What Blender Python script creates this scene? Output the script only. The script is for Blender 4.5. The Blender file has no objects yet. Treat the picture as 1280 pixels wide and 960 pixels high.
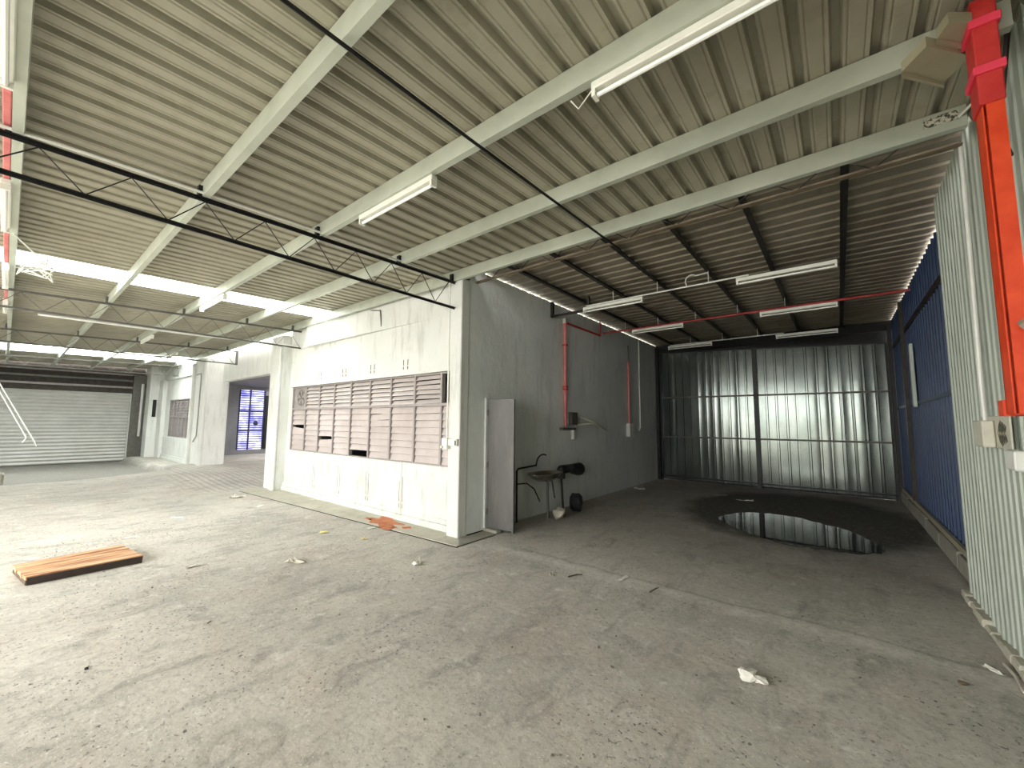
import bpy, bmesh, math, random
from mathutils import Vector, Matrix
random.seed(7)
S = bpy.context.scene
COL = S.collection

# ------------------------------------------------------------------ camera
F_PX, YAW, PITCH, ROLL, CAM_H = 507.02, math.radians(38.805), math.radians(5.373), math.radians(0.463), 1.65
fw = Vector((-math.sin(YAW)*math.cos(PITCH), math.cos(YAW)*math.cos(PITCH), math.sin(PITCH)))
r0 = fw.cross(Vector((0, 0, 1))).normalized(); u0 = r0.cross(fw)
RT = r0*math.cos(ROLL) + u0*math.sin(ROLL); UP = -r0*math.sin(ROLL) + u0*math.cos(ROLL)
CAM = Vector((0, 0, CAM_H))
cd = bpy.data.cameras.new('camera'); cam = bpy.data.objects.new('camera', cd); COL.objects.link(cam)
cd.sensor_fit = 'HORIZONTAL'; cd.sensor_width = 36; cd.lens = 36*F_PX/1280; cd.clip_start = 0.05
m = Matrix.Identity(4)
for i in range(3):
    m[i][0], m[i][1], m[i][2], m[i][3] = RT[i], UP[i], -fw[i], CAM[i]
cam.matrix_world = m
S.camera = cam

def ray(u, v): return RT*((u-640)/F_PX) + UP*((480-v)/F_PX) + fw
def flo(u, v, z=0.0):
    q = ray(u, v); return CAM + q*((z-CAM_H)/q.z)
def onx(u, v, x):
    q = ray(u, v); return CAM + q*(x/q.x)
def ony(u, v, y):
    q = ray(u, v); return CAM + q*(y/q.y)

# ------------------------------------------------------------------ sky and daylight
W = bpy.data.worlds.new('sky'); S.world = W; W.use_nodes = True
bg = W.node_tree.nodes['Background']; bg.inputs[0].default_value = (1.0, 0.976, 0.955, 1); bg.inputs[1].default_value = 6.0
SKYLIGHT = 4.2
XO, XOL = 0.3, -13.0   # ends of the yard opening, set for floor brightness by added rear walls
YE = -4.6   # the hall is open to the yard on this side
def sky_portal(x0, x1, y, z0, z1):
    L = bpy.data.lights.new('yard_opening_portal', 'AREA'); L.shape = 'RECTANGLE'; L.size = x1-x0; L.size_y = z1-z0; L.cycles.is_portal = True
    o = bpy.data.objects.new('yard_opening_portal', L); COL.objects.link(o)
    o.location = ((x0+x1)/2, y, (z0+z1)/2); o.rotation_euler = (math.radians(90), 0, 0)
sky_portal(XOL, XO, YE-.1, 0, 3.72)
L = bpy.data.lights.new('added_well_portal', 'AREA'); L.shape = 'RECTANGLE'; L.size = 11; L.size_y = 1.2; L.cycles.is_portal = True
o = bpy.data.objects.new('added_well_portal', L); COL.objects.link(o); o.location = (-16.5, 8.9, 3.5)  # sampling portal for a roof gap added to brighten the passage
vs = S.view_settings; vs.view_transform = 'Standard'; vs.look = 'None'; vs.gamma = 1.0; vs.use_curve_mapping = False
vs.exposure = 1.02
S.cycles.use_denoising = True
S.cycles.max_bounces = 10; S.cycles.diffuse_bounces = 6; S.cycles.glossy_bounces = 4
S.cycles.sample_clamp_indirect = 6.0
S.cycles.caustics_reflective = False; S.cycles.caustics_refractive = False

# ------------------------------------------------------------------ materials
def lin(c):
    return tuple((x/255/12.92 if x/255 <= 0.04045 else ((x/255+0.055)/1.055)**2.4) for x in c) + (1,)
class NT:
    def __init__(s, name):
        s.m = bpy.data.materials.new(name); s.m.use_nodes = True; s.t = s.m.node_tree
        s.b = s.t.nodes['Principled BSDF']; s.co = None
    def n(s, typ, **kw):
        k = s.t.nodes.new(typ)
        for a, b in kw.items(): setattr(k, a, b)
        return k
    def l(s, a, b): s.t.links.new(a, b)
    def coord(s, scale=(1, 1, 1)):
        g = s.n('ShaderNodeNewGeometry'); mp = s.n('ShaderNodeMapping'); mp.inputs['Scale'].default_value = scale
        s.l(g.outputs['Position'], mp.inputs['Vector']); return mp.outputs[0]
    def noise(s, scale, detail=4, rough=.55, stretch=(1, 1, 1), dist=0):
        k = s.n('ShaderNodeTexNoise'); k.inputs['Scale'].default_value = scale; k.inputs['Detail'].default_value = detail
        k.inputs['Roughness'].default_value = rough; k.inputs['Distortion'].default_value = dist
        s.l(s.coord(stretch), k.inputs['Vector']); return k.outputs['Fac']
    def ramp(s, fac, stops):
        k = s.n('ShaderNodeValToRGB'); e = k.color_ramp.elements
        while len(e) < len(stops): e.new(0.5)
        for x, (p, c) in zip(e, stops):
            x.position = p; x.color = c if len(c) == 4 else lin(c)
        s.l(fac, k.inputs[0]); return k.outputs[0]
    def mask(s, fac, a, b):
        k = s.n('ShaderNodeMapRange'); k.inputs['From Min'].default_value = a; k.inputs['From Max'].default_value = b
        s.l(fac, k.inputs['Value']); return k.outputs[0]
    def math(s, op, a, b=None):
        k = s.n('ShaderNodeMath', operation=op)
        for i, v in enumerate((a, b)):
            if v is None: continue
            if isinstance(v, (int, float)): k.inputs[i].default_value = v
            else: s.l(v, k.inputs[i])
        return k.outputs[0]
    def mix(s, fac, a, b, mode='MIX'):
        k = s.n('ShaderNodeMix', data_type='RGBA', blend_type=mode)
        for nm, v in (('Factor', fac), ('A', a), ('B', b)):
            i = [q for q in k.inputs if q.name == nm and q.enabled][0] if nm == 'Factor' else [q for q in k.inputs if q.name == nm and q.type == 'RGBA'][0]
            if isinstance(v, (int, float)): i.default_value = v
            elif isinstance(v, tuple): i.default_value = v if len(v) == 4 else lin(v)
            else: s.l(v, i)
        return [q for q in k.outputs if q.type == 'RGBA'][0]
    def bump(s, h, strength=.3, dist=.02, prev=None):
        k = s.n('ShaderNodeBump'); k.inputs['Strength'].default_value = strength; k.inputs['Distance'].default_value = dist
        s.l(h, k.inputs['Height'])
        if prev is not None: s.l(prev, k.inputs['Normal'])
        s.l(k.outputs[0], s.b.inputs['Normal']); return k.outputs[0]
    def set(s, color=None, rough=.6, metal=0., spec=.5):
        if color is not None:
            if isinstance(color, tuple): s.b.inputs['Base Color'].default_value = color if len(color) == 4 else lin(color)
            else: s.l(color, s.b.inputs['Base Color'])
        if isinstance(rough, float) or isinstance(rough, int): s.b.inputs['Roughness'].default_value = rough
        else: s.l(rough, s.b.inputs['Roughness'])
        s.b.inputs['Metallic'].default_value = metal; s.b.inputs['Specular IOR Level'].default_value = spec
        return s.m

def metal_mat(name, a, b, scale=1.6, rough=.5, metal=.3, stretch=(1, 1, 1), bump=.0, grime=None):
    k = NT(name); f = k.noise(scale, 5, .6, stretch)
    c = k.ramp(f, [(.3, a), (.7, b)])
    if grime:
        g = k.mask(k.noise(4.5, 6, .7, stretch), .52, .78); c = k.mix(k.math('MULTIPLY', g, .7), c, grime)
    if bump: k.bump(k.noise(14, 3), bump, .01)
    return k.set(c, rough, metal)
def plain(name, c, rough=.5, metal=0., var=12):
    k = NT(name); f = k.noise(9, 4)
    a = tuple(max(0, x-var) for x in c); b = tuple(min(255, x+var) for x in c)
    return k.set(k.ramp(f, [(.3, a), (.7, b)]), rough, metal)
def plaster(name, a, b, stain, amount=.6, streak=(3.2, 3.2, .5), bump=.25):
    k = NT(name)
    c = k.ramp(k.noise(1.1, 5, .6), [(.3, a), (.7, b)])
    s1 = k.mask(k.noise(2.2, 7, .68, streak), .52, .74); c = k.mix(k.math('MULTIPLY', s1, amount), c, stain)
    s2 = k.mask(k.noise(9, 5, .7), .6, .72); c = k.mix(k.math('MULTIPLY', s2, amount*.5), c, stain)
    h = k.noise(5, 6, .65, (1, 1, .7)); k.bump(h, bump, .03)
    return k.set(c, .75, 0, .3)

M = {}
M['roof'] = metal_mat('zinc_roof', (158, 154, 136), (178, 174, 156), 1.2, .5, .1, grime=(134, 128, 106))
M['roof_annex'] = metal_mat('dull_zinc_roof', (138, 129, 112), (158, 150, 132), 1.2, .5, .2, grime=(104, 94, 78))
M['purlin'] = metal_mat('galvanised_purlin', (184, 190, 176), (205, 210, 196), 2.2, .45, .25)
M['dark_steel'] = plain('dark_brown_steel', (52, 47, 42), .55, .3, 10)
M['rust_steel'] = plain('rust_brown_steel', (136, 122, 104), .6, .2, 14)
M['black'] = plain('black_steel', (26, 27, 27), .45, .3, 6)
M['grey_steel'] = plain('grey_truss_steel', (92, 90, 84), .5, .3, 10)
M['white'] = plaster('white_painted_plaster', (206, 208, 202), (220, 221, 216), (160, 160, 148), .6)
M['white_lower'] = plaster('scuffed_white_panel', (200, 204, 198), (216, 219, 213), (150, 152, 142), .7)
M['grey_wall'] = plaster('grey_streaked_plaster', (216, 220, 217), (232, 235, 231), (186, 193, 184), .75, (2.2, 2.2, .45), .4)
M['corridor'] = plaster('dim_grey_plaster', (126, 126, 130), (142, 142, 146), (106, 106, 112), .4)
M['white_plastic'] = plain('white_plastic', (226, 227, 220), .4, 0, 6)
M['cream'] = plain('cream_box', (206, 204, 188), .5, 0, 8)
M['lamp_body'] = plain('white_enamel', (232, 232, 222), .35, 0, 5)
M['tube'] = plain('unlit_glass_tube', (244, 244, 238), .2, 0, 3)
M['red'] = plain('faded_red_paint', (168, 58, 56), .5, 0, 16)
M['pink'] = plain('pale_red_paint', (214, 120, 118), .5, 0, 12)
M['red_dark'] = plain('deep_red_paint', (188, 44, 40), .55, 0, 12)
M['clip'] = plain('bright_pink_clip', (226, 60, 84), .5, 0, 8)
M['orange'] = plain('orange_red_paint', (214, 66, 22), .5, 0, 12)
M['galv'] = metal_mat('galvanised_wall_sheet', (172, 181, 170), (192, 200, 188), 1.4, .45, .15, (1.5, 1.5, .4), .06)
M['gate'] = metal_mat('shiny_zinc_gate_sheet', (96, 104, 99), (122, 128, 123), 1.6, .18, .8, (1.5, 1.5, .5), .05)
M['blue'] = metal_mat('blue_painted_sheet', (5, 36, 72), (9, 48, 88), 1.4, .5, .0)
M['kerb'] = plaster('rough_kerb_concrete', (136, 134, 122), (160, 158, 146), (104, 100, 90), .7)
M['frame'] = plain('mauve_grey_frame', (150, 143, 140), .5, .1, 8)
M['slat'] = metal_mat('pinkish_grey_slat', (176, 165, 161), (196, 186, 182), 2.2, .35, .05, grime=(168, 158, 154))
M['slat_up'] = metal_mat('pale_upper_slat', (196, 187, 182), (216, 208, 203), 2.2, .35, .05)
M['door'] = metal_mat('grey_steel_door', (82, 82, 79), (102, 101, 98), 1.5, .5, .2, (2.5, 2.5, .4), grime=(126, 116, 106))
M['shutter'] = metal_mat('pale_shutter_slat', (180, 180, 174), (198, 198, 192), 2.0, .45, .15)
M['dark'] = plain('dark_void_board', (24, 24, 22), .8, 0, 5)
M['soot'] = plain('dark_roof_end', (58, 52, 44), .7, 0, 12)
M['steel'] = metal_mat('stainless_basin', (150, 146, 136), (180, 176, 166), 3, .25, .9)
M['rubber'] = plain('black_rubber', (20, 20, 21), .5, 0, 5)
M['paper'] = plain('crumpled_white_paper', (226, 224, 214), .8, 0, 10)
M['paper_yellow'] = plain('yellowed_paper', (220, 206, 140), .8, 0, 12)
M['paper_tan'] = plain('dirty_paper', (186, 180, 164), .8, 0, 14)
M['twig'] = plain('dry_brown_twig', (84, 70, 54), .8, 0, 14)
M['pebble'] = plain('grey_pebble', (120, 114, 102), .8, 0, 20)
M['beige'] = metal_mat('beige_bracket_sheet', (158, 152, 128), (176, 170, 144), 2, .5, .1)
M['bluebag'] = plain('dark_bag', (30, 31, 36), .5, 0, 8)
M['rust'] = plain('rust_mark', (142, 130, 112), .8, 0, 20)
M['ironblue'] = plain('dark_blue_iron', (34, 36, 70), .5, .2, 8)

k = NT('translucent_skylight_sheet')
k.set((235, 240, 240), .5)
k.b.inputs['Emission Color'].default_value = (0.97, 1.0, 0.98, 1); k.b.inputs['Emission Strength'].default_value = SKYLIGHT
M['skylight'] = k.m
k = NT('daylit_grille_glass'); k.set((120, 120, 220), .3)
k.l(k.ramp(k.noise(2.2, 5, .6), [(.36, (96, 96, 190)), (.52, (178, 178, 240)), (.62, (240, 240, 255))]), k.b.inputs['Emission Color']); k.b.inputs['Emission Strength'].default_value = 1.3
M['daylit'] = k.m

# concrete floor
k = NT('worn_concrete_floor')
c = k.ramp(k.noise(.55, 6, .62), [(.3, (164, 161, 152)), (.5, (188, 184, 173)), (.7, (206, 201, 189))])
c = k.mix(k.math('MULTIPLY', k.mask(k.noise(.9, 5, .6, (1, 1.4, 1), .6), .5, .72), .55), c, (190, 175, 162))
c = k.mix(k.math('MULTIPLY', k.mask(k.noise(2.6, 7, .7, (1.6, .8, 1), .8), .50, .68), .62), c, (128, 126, 119))
c = k.mix(k.math('MULTIPLY', k.mask(k.noise(5.5, 8, .75, (1, 1, 1), .4), .54, .68), .75), c, (218, 216, 206))
pn = k.noise(32, 3, .6); pm = k.mask(k.noise(1.6, 3), .42, .62)
pit = k.math('MULTIPLY', k.mask(pn, .605, .64), pm); c = k.mix(k.math('MULTIPLY', pit, .85), c, (80, 75, 66))
spk = k.mask(k.noise(60, 2, .5, (1, 1.2, 1.3)), .655, .69); c = k.mix(k.math('MULTIPLY', spk, .8), c, (226, 224, 214))
g = k.n('ShaderNodeNewGeometry'); sx = k.n('ShaderNodeSeparateXYZ'); k.l(g.outputs['Position'], sx.inputs[0])
wob = k.math('MULTIPLY', k.math('SUBTRACT', k.noise(1.3, 5, .65), .5), .45)
# joint between the two slabs at the mouth of the bay
yy = k.math('ADD', sx.outputs[1], k.math('MULTIPLY', wob, .5))
jl = k.math('MULTIPLY', k.mask(k.math('ABSOLUTE', k.math('SUBTRACT', yy, 4.20)), .15, .03), k.mask(sx.outputs[0], -3.75, -3.5))
jl = k.math('MULTIPLY', jl, k.mask(k.noise(4, 5, .7), .34, .54))
c = k.mix(k.math('MULTIPLY', jl, .75), c, (214, 211, 200))
jd = k.math('MULTIPLY', k.mask(k.math('ABSOLUTE', k.math('SUBTRACT', yy, 4.34)), .03, .005), k.mask(sx.outputs[0], -3.6, -3.3))
c = k.mix(k.math('MULTIPLY', jd, .3), c, (90, 88, 80))
# shade deepening into the bay painted in; damp round the puddle darkened with it
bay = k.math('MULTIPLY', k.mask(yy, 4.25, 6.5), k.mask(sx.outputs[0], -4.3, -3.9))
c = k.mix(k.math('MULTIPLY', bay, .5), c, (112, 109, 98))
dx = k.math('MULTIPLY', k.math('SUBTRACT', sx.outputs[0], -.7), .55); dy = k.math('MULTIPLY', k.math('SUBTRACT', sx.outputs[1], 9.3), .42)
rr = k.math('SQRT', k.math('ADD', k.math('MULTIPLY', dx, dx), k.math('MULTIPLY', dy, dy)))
wet_shade = k.mask(k.math('ADD', rr, wob), 1.12, .92)
c = k.mix(k.math('MULTIPLY', wet_shade, .88), c, (54, 54, 47))
# oily sunken floor before the shutter
pitm = k.math('MULTIPLY', k.mask(sx.outputs[0], -16.2, -16.7), k.mask(k.math('ADD', sx.outputs[1], wob), 3.5, 3.3))
c = k.mix(k.math('MULTIPLY', pitm, .8), c, (112, 110, 104))
# round worn patch
hp = flo(313, 931)
ex = k.math('SUBTRACT', sx.outputs[0], hp.x); ey = k.math('SUBTRACT', sx.outputs[1], hp.y)
rd = k.math('ADD', k.math('SQRT', k.math('ADD', k.math('MULTIPLY', ex, ex), k.math('MULTIPLY', ey, ey))), k.math('MULTIPLY', wob, .2))
ring = k.mask(k.math('ABSOLUTE', k.math('SUBTRACT', rd, .17)), .07, .0)
c = k.mix(k.math('MULTIPLY', ring, .22), c, (118, 116, 108))
# cross grooves of the vehicle ramp
gr = k.math('MULTIPLY', k.math('SINE', k.math('MULTIPLY', sx.outputs[1], 42)), k.math('MULTIPLY', k.mask(sx.outputs[0], -10.8, -11.6), k.mask(sx.outputs[1], 2.6, 3.2)))
c = k.mix(k.math('MULTIPLY', k.mask(gr, .3, .9), .4), c, (140, 139, 132))
h = k.math('ADD', k.math('MULTIPLY', k.noise(7, 8, .7), .8), k.math('MULTIPLY', pit, -.5))
h = k.math('ADD', h, k.math('MULTIPLY', ring, -.35)); h = k.math('ADD', h, k.math('MULTIPLY', gr, .4))
k.bump(h, .35, .03)
ro = k.math('SUBTRACT', .82, k.math('MULTIPLY', wet_shade, .12))
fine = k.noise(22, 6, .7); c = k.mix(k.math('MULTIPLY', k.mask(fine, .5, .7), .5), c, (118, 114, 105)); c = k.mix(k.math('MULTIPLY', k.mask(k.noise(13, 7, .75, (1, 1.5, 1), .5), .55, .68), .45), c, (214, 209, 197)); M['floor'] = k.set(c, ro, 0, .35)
k = NT('yellowish_strip_concrete')
c = k.ramp(k.noise(2.2, 6, .65), [(.3, (172, 168, 152)), (.7, (196, 192, 176))])
c = k.mix(k.math('MULTIPLY', k.mask(k.noise(6, 6, .7), .52, .7), .5), c, (130, 126, 108)); k.bump(k.noise(9, 6), .3, .02)
M['strip'] = k.set(c, .8)
k = NT('orange_paint_spill')
M['spill'] = k.set(k.ramp(k.noise(7, 6, .7), [(.3, (168, 88, 50)), (.7, (204, 134, 92))]), .8)
k = NT('puddle_water'); k.set((14, 15, 13), .015, 0, .5); k.b.inputs['IOR'].default_value = 1.33
k.bump(k.noise(1.5, 2), .02, .02); M['water'] = k.m
k = NT('orange_brown_plank')
c = k.ramp(k.noise(5, 6, .6, (4, .35, 1), .3), [(.38, (150, 100, 66)), (.5, (200, 152, 108)), (.62, (220, 184, 146))])
M['wood'] = k.set(c, .6)
M['wood_shade'] = plain('shaded_board_edge', (46, 36, 28), .7, 0, 10)  # platform sides coloured dark to carry their shade
k = NT('printed_sticker'); f = k.mask(k.noise(34, 4, .7), .48, .55)
M['sticker'] = k.set(k.mix(f, (214, 212, 196), (70, 72, 60)), .6)

# ------------------------------------------------------------------ mesh helpers
WL = {}
def wloc(o): return WL.get(o.name, Vector((0, 0, 0))) if o is not None else Vector((0, 0, 0))
def tag(o, label, cat, group=None, kind=None):
    o['label'] = label
    if cat: o['category'] = cat
    if group: o['group'] = group
    if kind: o['kind'] = kind
    return o
def empty(name, loc, label=None, cat=None, group=None, kind=None):
    o = bpy.data.objects.new(name, None); COL.objects.link(o); o.location = loc; o.empty_display_size = .1
    WL[o.name] = Vector(loc)
    if label: tag(o, label, cat, group, kind)
    return o
def mk(name, vf, mat, parent=None, org=None, smooth=False):
    v, f = vf; v = [Vector(p) for p in v]
    if org is None:
        org = Vector(((min(p.x for p in v)+max(p.x for p in v))/2, (min(p.y for p in v)+max(p.y for p in v))/2, min(p.z for p in v)))
    org = Vector(org)
    me = bpy.data.meshes.new(name); me.from_pydata([tuple(p-org) for p in v], [], f)
    bm = bmesh.new(); bm.from_mesh(me); bmesh.ops.recalc_face_normals(bm, faces=bm.faces); bm.to_mesh(me); bm.free()
    me.materials.append(M[mat] if isinstance(mat, str) else mat)
    if smooth:
        for p in me.polygons: p.use_smooth = True
    o = bpy.data.objects.new(name, me); COL.objects.link(o)
    o.location = org - wloc(parent); WL[o.name] = org
    if parent is not None: o.parent = parent
    return o
def cp(o, delta, parent='same', name=None):
    c = o.copy(); COL.objects.link(c)
    par = o.parent if parent == 'same' else parent
    w = WL[o.name] + Vector(delta); WL[c.name] = w
    c.parent = par; c.location = w - wloc(par); return c
def box(x0, x1, y0, y1, z0, z1):
    x0, x1 = min(x0, x1), max(x0, x1); y0, y1 = min(y0, y1), max(y0, y1); z0, z1 = min(z0, z1), max(z0, z1)
    v = [(x, y, z) for x in (x0, x1) for y in (y0, y1) for z in (z0, z1)]
    return v, [(0, 1, 3, 2), (4, 6, 7, 5), (0, 4, 5, 1), (2, 3, 7, 6), (0, 2, 6, 4), (1, 5, 7, 3)]
def join(*vfs):
    V, Fc = [], []
    for v, f in vfs:
        n = len(V); V += [tuple(p) for p in v]; Fc += [tuple(i+n for i in q) for q in f]
    return V, Fc
def bev(x0, x1, y0, y1, z0, z1, b=.008):
    bm = bmesh.new(); v, f = box(x0, x1, y0, y1, z0, z1)
    bv = [bm.verts.new(p) for p in v]
    for q in f: bm.faces.new([bv[i] for i in q])
    bmesh.ops.bevel(bm, geom=list(bm.edges), offset=b, segments=1, affect='EDGES')
    bm.verts.index_update(); r = ([tuple(p.co) for p in bm.verts], [tuple(x.index for x in q.verts) for q in bm.faces]); bm.free(); return r
def quadbox(a, b, c, d, up):
    # a box from four corners and a thickness vector
    P = [Vector(p) for p in (a, b, c, d)]; u = Vector(up)
    v = P + [p+u for p in P]
    return [tuple(p) for p in v], [(0, 1, 2, 3), (7, 6, 5, 4), (0, 4, 5, 1), (1, 5, 6, 2), (2, 6, 7, 3), (3, 7, 4, 0)]
def tube(pts, r, n=8, caps=True):
    pts = [Vector(p) for p in pts]; V, Fc = [], []
    rs = r if isinstance(r, (list, tuple)) else [r]*len(pts)
    prev = None
    for i, p in enumerate(pts):
        t = (pts[min(i+1, len(pts)-1)] - pts[max(i-1, 0)]).normalized()
        a = prev if prev is not None else (Vector((0, 0, 1)) if abs(t.z) < .9 else Vector((1, 0, 0)))
        a = (a - t*a.dot(t)).normalized(); b = t.cross(a); prev = a
        for j in range(n):
            q = 2*math.pi*j/n; V.append(tuple(p + (a*math.cos(q)+b*math.sin(q))*rs[i]))
    for i in range(len(pts)-1):
        for j in range(n):
            Fc.append((i*n+j, i*n+(j+1) % n, (i+1)*n+(j+1) % n, (i+1)*n+j))
    if caps:
        Fc.append(tuple(range(n))[::-1]); Fc.append(tuple((len(pts)-1)*n+j for j in range(n)))
    return V, Fc
def arc(c, r, a0, a1, n, ax1, ax2):
    c, ax1, ax2 = Vector(c), Vector(ax1), Vector(ax2)
    return [c + ax1*(r*math.cos(a0+(a1-a0)*i/n)) + ax2*(r*math.sin(a0+(a1-a0)*i/n)) for i in range(n+1)]
def ribbed(width, length, pitch, rib_w, rib_top, h, org, wdir, ldir, ndir, minor=True, thick=.0012, cuts=(0, 1)):
    # folded sheet: pans with ribs standing along ndir
    org, wdir, ldir, ndir = Vector(org), Vector(wdir), Vector(ldir), Vector(ndir)
    pr = [(-.014, 0)]; n = round(width/pitch)
    for i in range(n):
        c = (i+.5)*pitch
        if minor: pr += [(c-pitch*.28-.008, 0), (c-pitch*.28, h*.14), (c-pitch*.28+.008, 0)]
        pr += [(c-rib_w/2, 0), (c-rib_top/2, h), (c+rib_top/2, h), (c+rib_w/2, 0)]
        if minor: pr += [(c+pitch*.28-.008, 0), (c+pitch*.28, h*.14), (c+pitch*.28+.008, 0)]
    pr.append((width+.014, 0))
    V, Fc = [], []; np_ = len(pr)
    for s in cuts:
        for a, b in pr: V.append(tuple(org + wdir*a + ndir*b + ldir*(length*s)))
    for j in range(len(cuts)-1):
        for i in range(np_-1): Fc.append((j*np_+i, j*np_+i+1, (j+1)*np_+i+1, (j+1)*np_+i))
    return V, Fc
def lathe(prof, n, c, sx=1, sy=1):
    V, Fc = [], []
    for r, z in prof:
        for j in range(n):
            q = 2*math.pi*j/n; V.append((c[0]+r*sx*math.cos(q), c[1]+r*sy*math.sin(q), c[2]+z))
    for i in range(len(prof)-1):
        for j in range(n): Fc.append((i*n+j, i*n+(j+1) % n, (i+1)*n+(j+1) % n, (i+1)*n+j))
    Fc.append(tuple(range(n))); Fc.append(tuple((len(prof)-1)*n+j for j in range(n)))
    return V, Fc

def sm(a, b, x):
    t = max(0, min(1, (x-a)/(b-a))); return t*t*(3-2*t)

# ------------------------------------------------------------------ floor
XL, XR, YB, YG = -24.8, 1.3, -12.0, 12.9
def fh(x, y):
    crest = .02 + .14*sm(1.2, 3.8, y)
    up = crest*sm(-11.3, -14.8, x)*(1-.8*sm(-17.2, -18.2, x))
    drop = sm(-15.9, -16.9, x)*(1-sm(3.25, 3.45, y))
    return up*(1-drop) + (-.17)*drop
xs = [XL, -23, -22, -21, -20, -19, -18.4, -17.8, -17.3, -16.9, -16.7, -16.5, -16.3, -16.1, -15.9, -15.5] + [-15+i*.5 for i in range(9)] + [-10, -8, -6, -4, -2, 0, XR]
ys = [YB, -8, -4, -2, -1, 0, .4, .8, 1.2, 1.6, 2, 2.4, 2.8, 3.0, 3.2, 3.3, 3.4, 3.5, 3.7, 4.0, 4.3, 4.6, 5, 6, 7, 8, 9, 10, 11, YG]
V = [(x, y, fh(x, y)) for y in ys for x in xs]; n = len(xs)
Fc = [(j*n+i, j*n+i+1, (j+1)*n+i+1, (j+1)*n+i) for j in range(len(ys)-1) for i in range(n-1)]
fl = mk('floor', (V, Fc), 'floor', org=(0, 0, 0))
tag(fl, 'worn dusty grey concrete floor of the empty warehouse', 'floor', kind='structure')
for p in fl.data.polygons: p.use_smooth = True

# ------------------------------------------------------------------ main roof
def rz(y): return 3.815 + .028*y
roof = empty('ceiling', (0, 0, 3.8), 'long corrugated zinc roof over the main hall with translucent strips', 'ceiling', kind='structure')
Y0, Y1 = YE, 4.38
ld = Vector((0, Y1-Y0, rz(Y1)-rz(Y0)))
first = None
SW = .95
for i in range(27):
    x1 = 1.35 - SW*i
    if x1-SW < -24.4: break
    if i in (10, 21, 22):
        w = .82 if i == 10 else SW
        o = mk('skylight_sheet', ribbed(w, 1, w/5, .064, .038, .046, (x1-w, Y0, rz(Y0)+.004), (1, 0, 0), ld, (0, 0, 1)), 'skylight', roof)
        o['label'] = 'glowing translucent roof sheet'
        if w < SW:
            mk('roof_sheet', ribbed(.19, 1, .19, .064, .038, .046, (x1-SW-.02, Y0, rz(Y0)), (1, 0, 0), ld, (0, 0, 1)), 'roof', roof)
        continue
    if first is None:
        first = mk('roof_sheet', ribbed(SW, 1, .19, .064, .038, .048, (x1-SW-.012, Y0, rz(Y0)), (1, 0, 0), ld, (0, 0, 1)), 'roof', roof)
        fx = x1
    else:
        cp(first, (x1-fx, 0, .003*(i % 2)))
# purlins (lipped channels)
def purlin(y, x0, x1, label, lo=.155, mat='purlin', name='roof_purlin'):
    zt = rz(y)-.004; zb = zt-lo; w = .055; t = .006
    prof = join(box(x0, x1, y-w/2, y-w/2+t, zb, zt), box(x0, x1, y-w/2+t, y+w/2, zb, zb+t), box(x0, x1, y-w/2+t, y+w/2, zt-t, zt),
                box(x0, x1, y+w/2-t, y+w/2, zb+t, zb+.03))
    o = mk(name, prof, mat); tag(o, label, 'roof beam', 'purlins under the main roof'); return o
PY = [-.1, 1.0, 2.08, 3.17, 4.12]
PLAB = ['grey steel purlin running beside the pink and red conduit with lamps',
        'pale steel purlin with no lamps, next to the one beside the red conduit',
        'pale steel purlin that carries three white fluorescent battens',
        'pale steel purlin ending at the beige brackets near the galvanised wall',
        'pale steel purlin over the bay mouth and office wall, with printed sticker']
for y, l in zip(PY, PLAB): purlin(y, -23.9, .82, l)
for y, l in ((-1.2, 'pale steel purlin between the red conduit and the open yard edge'), (-2.3, 'pale steel purlin midway to the open yard edge'), (-3.4, 'pale steel purlin next to the open yard edge'), (-4.5, 'pale steel purlin along the open yard edge of the roof')): purlin(y, -23.9, .82, l)

# trusses
def truss(x, y0, y1, label, mat, r=.007, endplate=True, bot=3.34, group='lattice trusses under the main roof'):
    e = empty('roof_truss', (x, (y0+y1)/2, bot), label, 'truss', group)
    def tz(y): return rz(y)-.165
    n = 2
    def chord(za, zb, hgt, w=.03):
        a = [(x-w, y0, za), (x+w, y0, za), (x+w, y1, zb), (x-w, y1, zb)]
        return join(quadbox(*a, (0, 0, -.006)), quadbox((x-.004, y0, za), (x+.004, y0, za), (x+.004, y1, zb), (x-.004, y1, zb), (0, 0, -hgt)))
    tc = mk('top_chord', chord(tz(y0), tz(y1), .034), mat, e)
    mk('bottom_chord', join(chord(bot+.03, bot+.03, .03)), mat, e)
    pts = []; y = -4.5; up = True
    while y < y1-.02:
        pts.append((x, y, tz(y)-.03 if up else bot+.03)); up = not up; y += .25
    mk('web_rod', tube(pts, r, 6), mat, e)
    if endplate: mk('end_post', box(x-.03, x+.03, y1-.03, y1+.02, bot-.005, tz(y1)), mat, e)
    for py in PY:
        if y0 < py < y1: mk('cleat', box(x-.05, x+.01, py-.028-.03, py-.028, tz(py), tz(py)+.11), mat, tc)
    return e
truss(-4.45, YE+.1, 4.14, 'black lattice roof truss meeting the white corner column', 'black', endplate=False)
truss(-9.9, YE+.1, 4.32, 'brown grey lattice truss ending over the white pier by the louvre window', 'grey_steel')
truss(-14.4, YE+.1, 4.34, 'brown grey lattice truss ending above the dark passage opening', 'grey_steel')
truss(-20.3, YE+.1, 4.16, 'brown grey lattice truss ending over the far small office', 'grey_steel')
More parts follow.
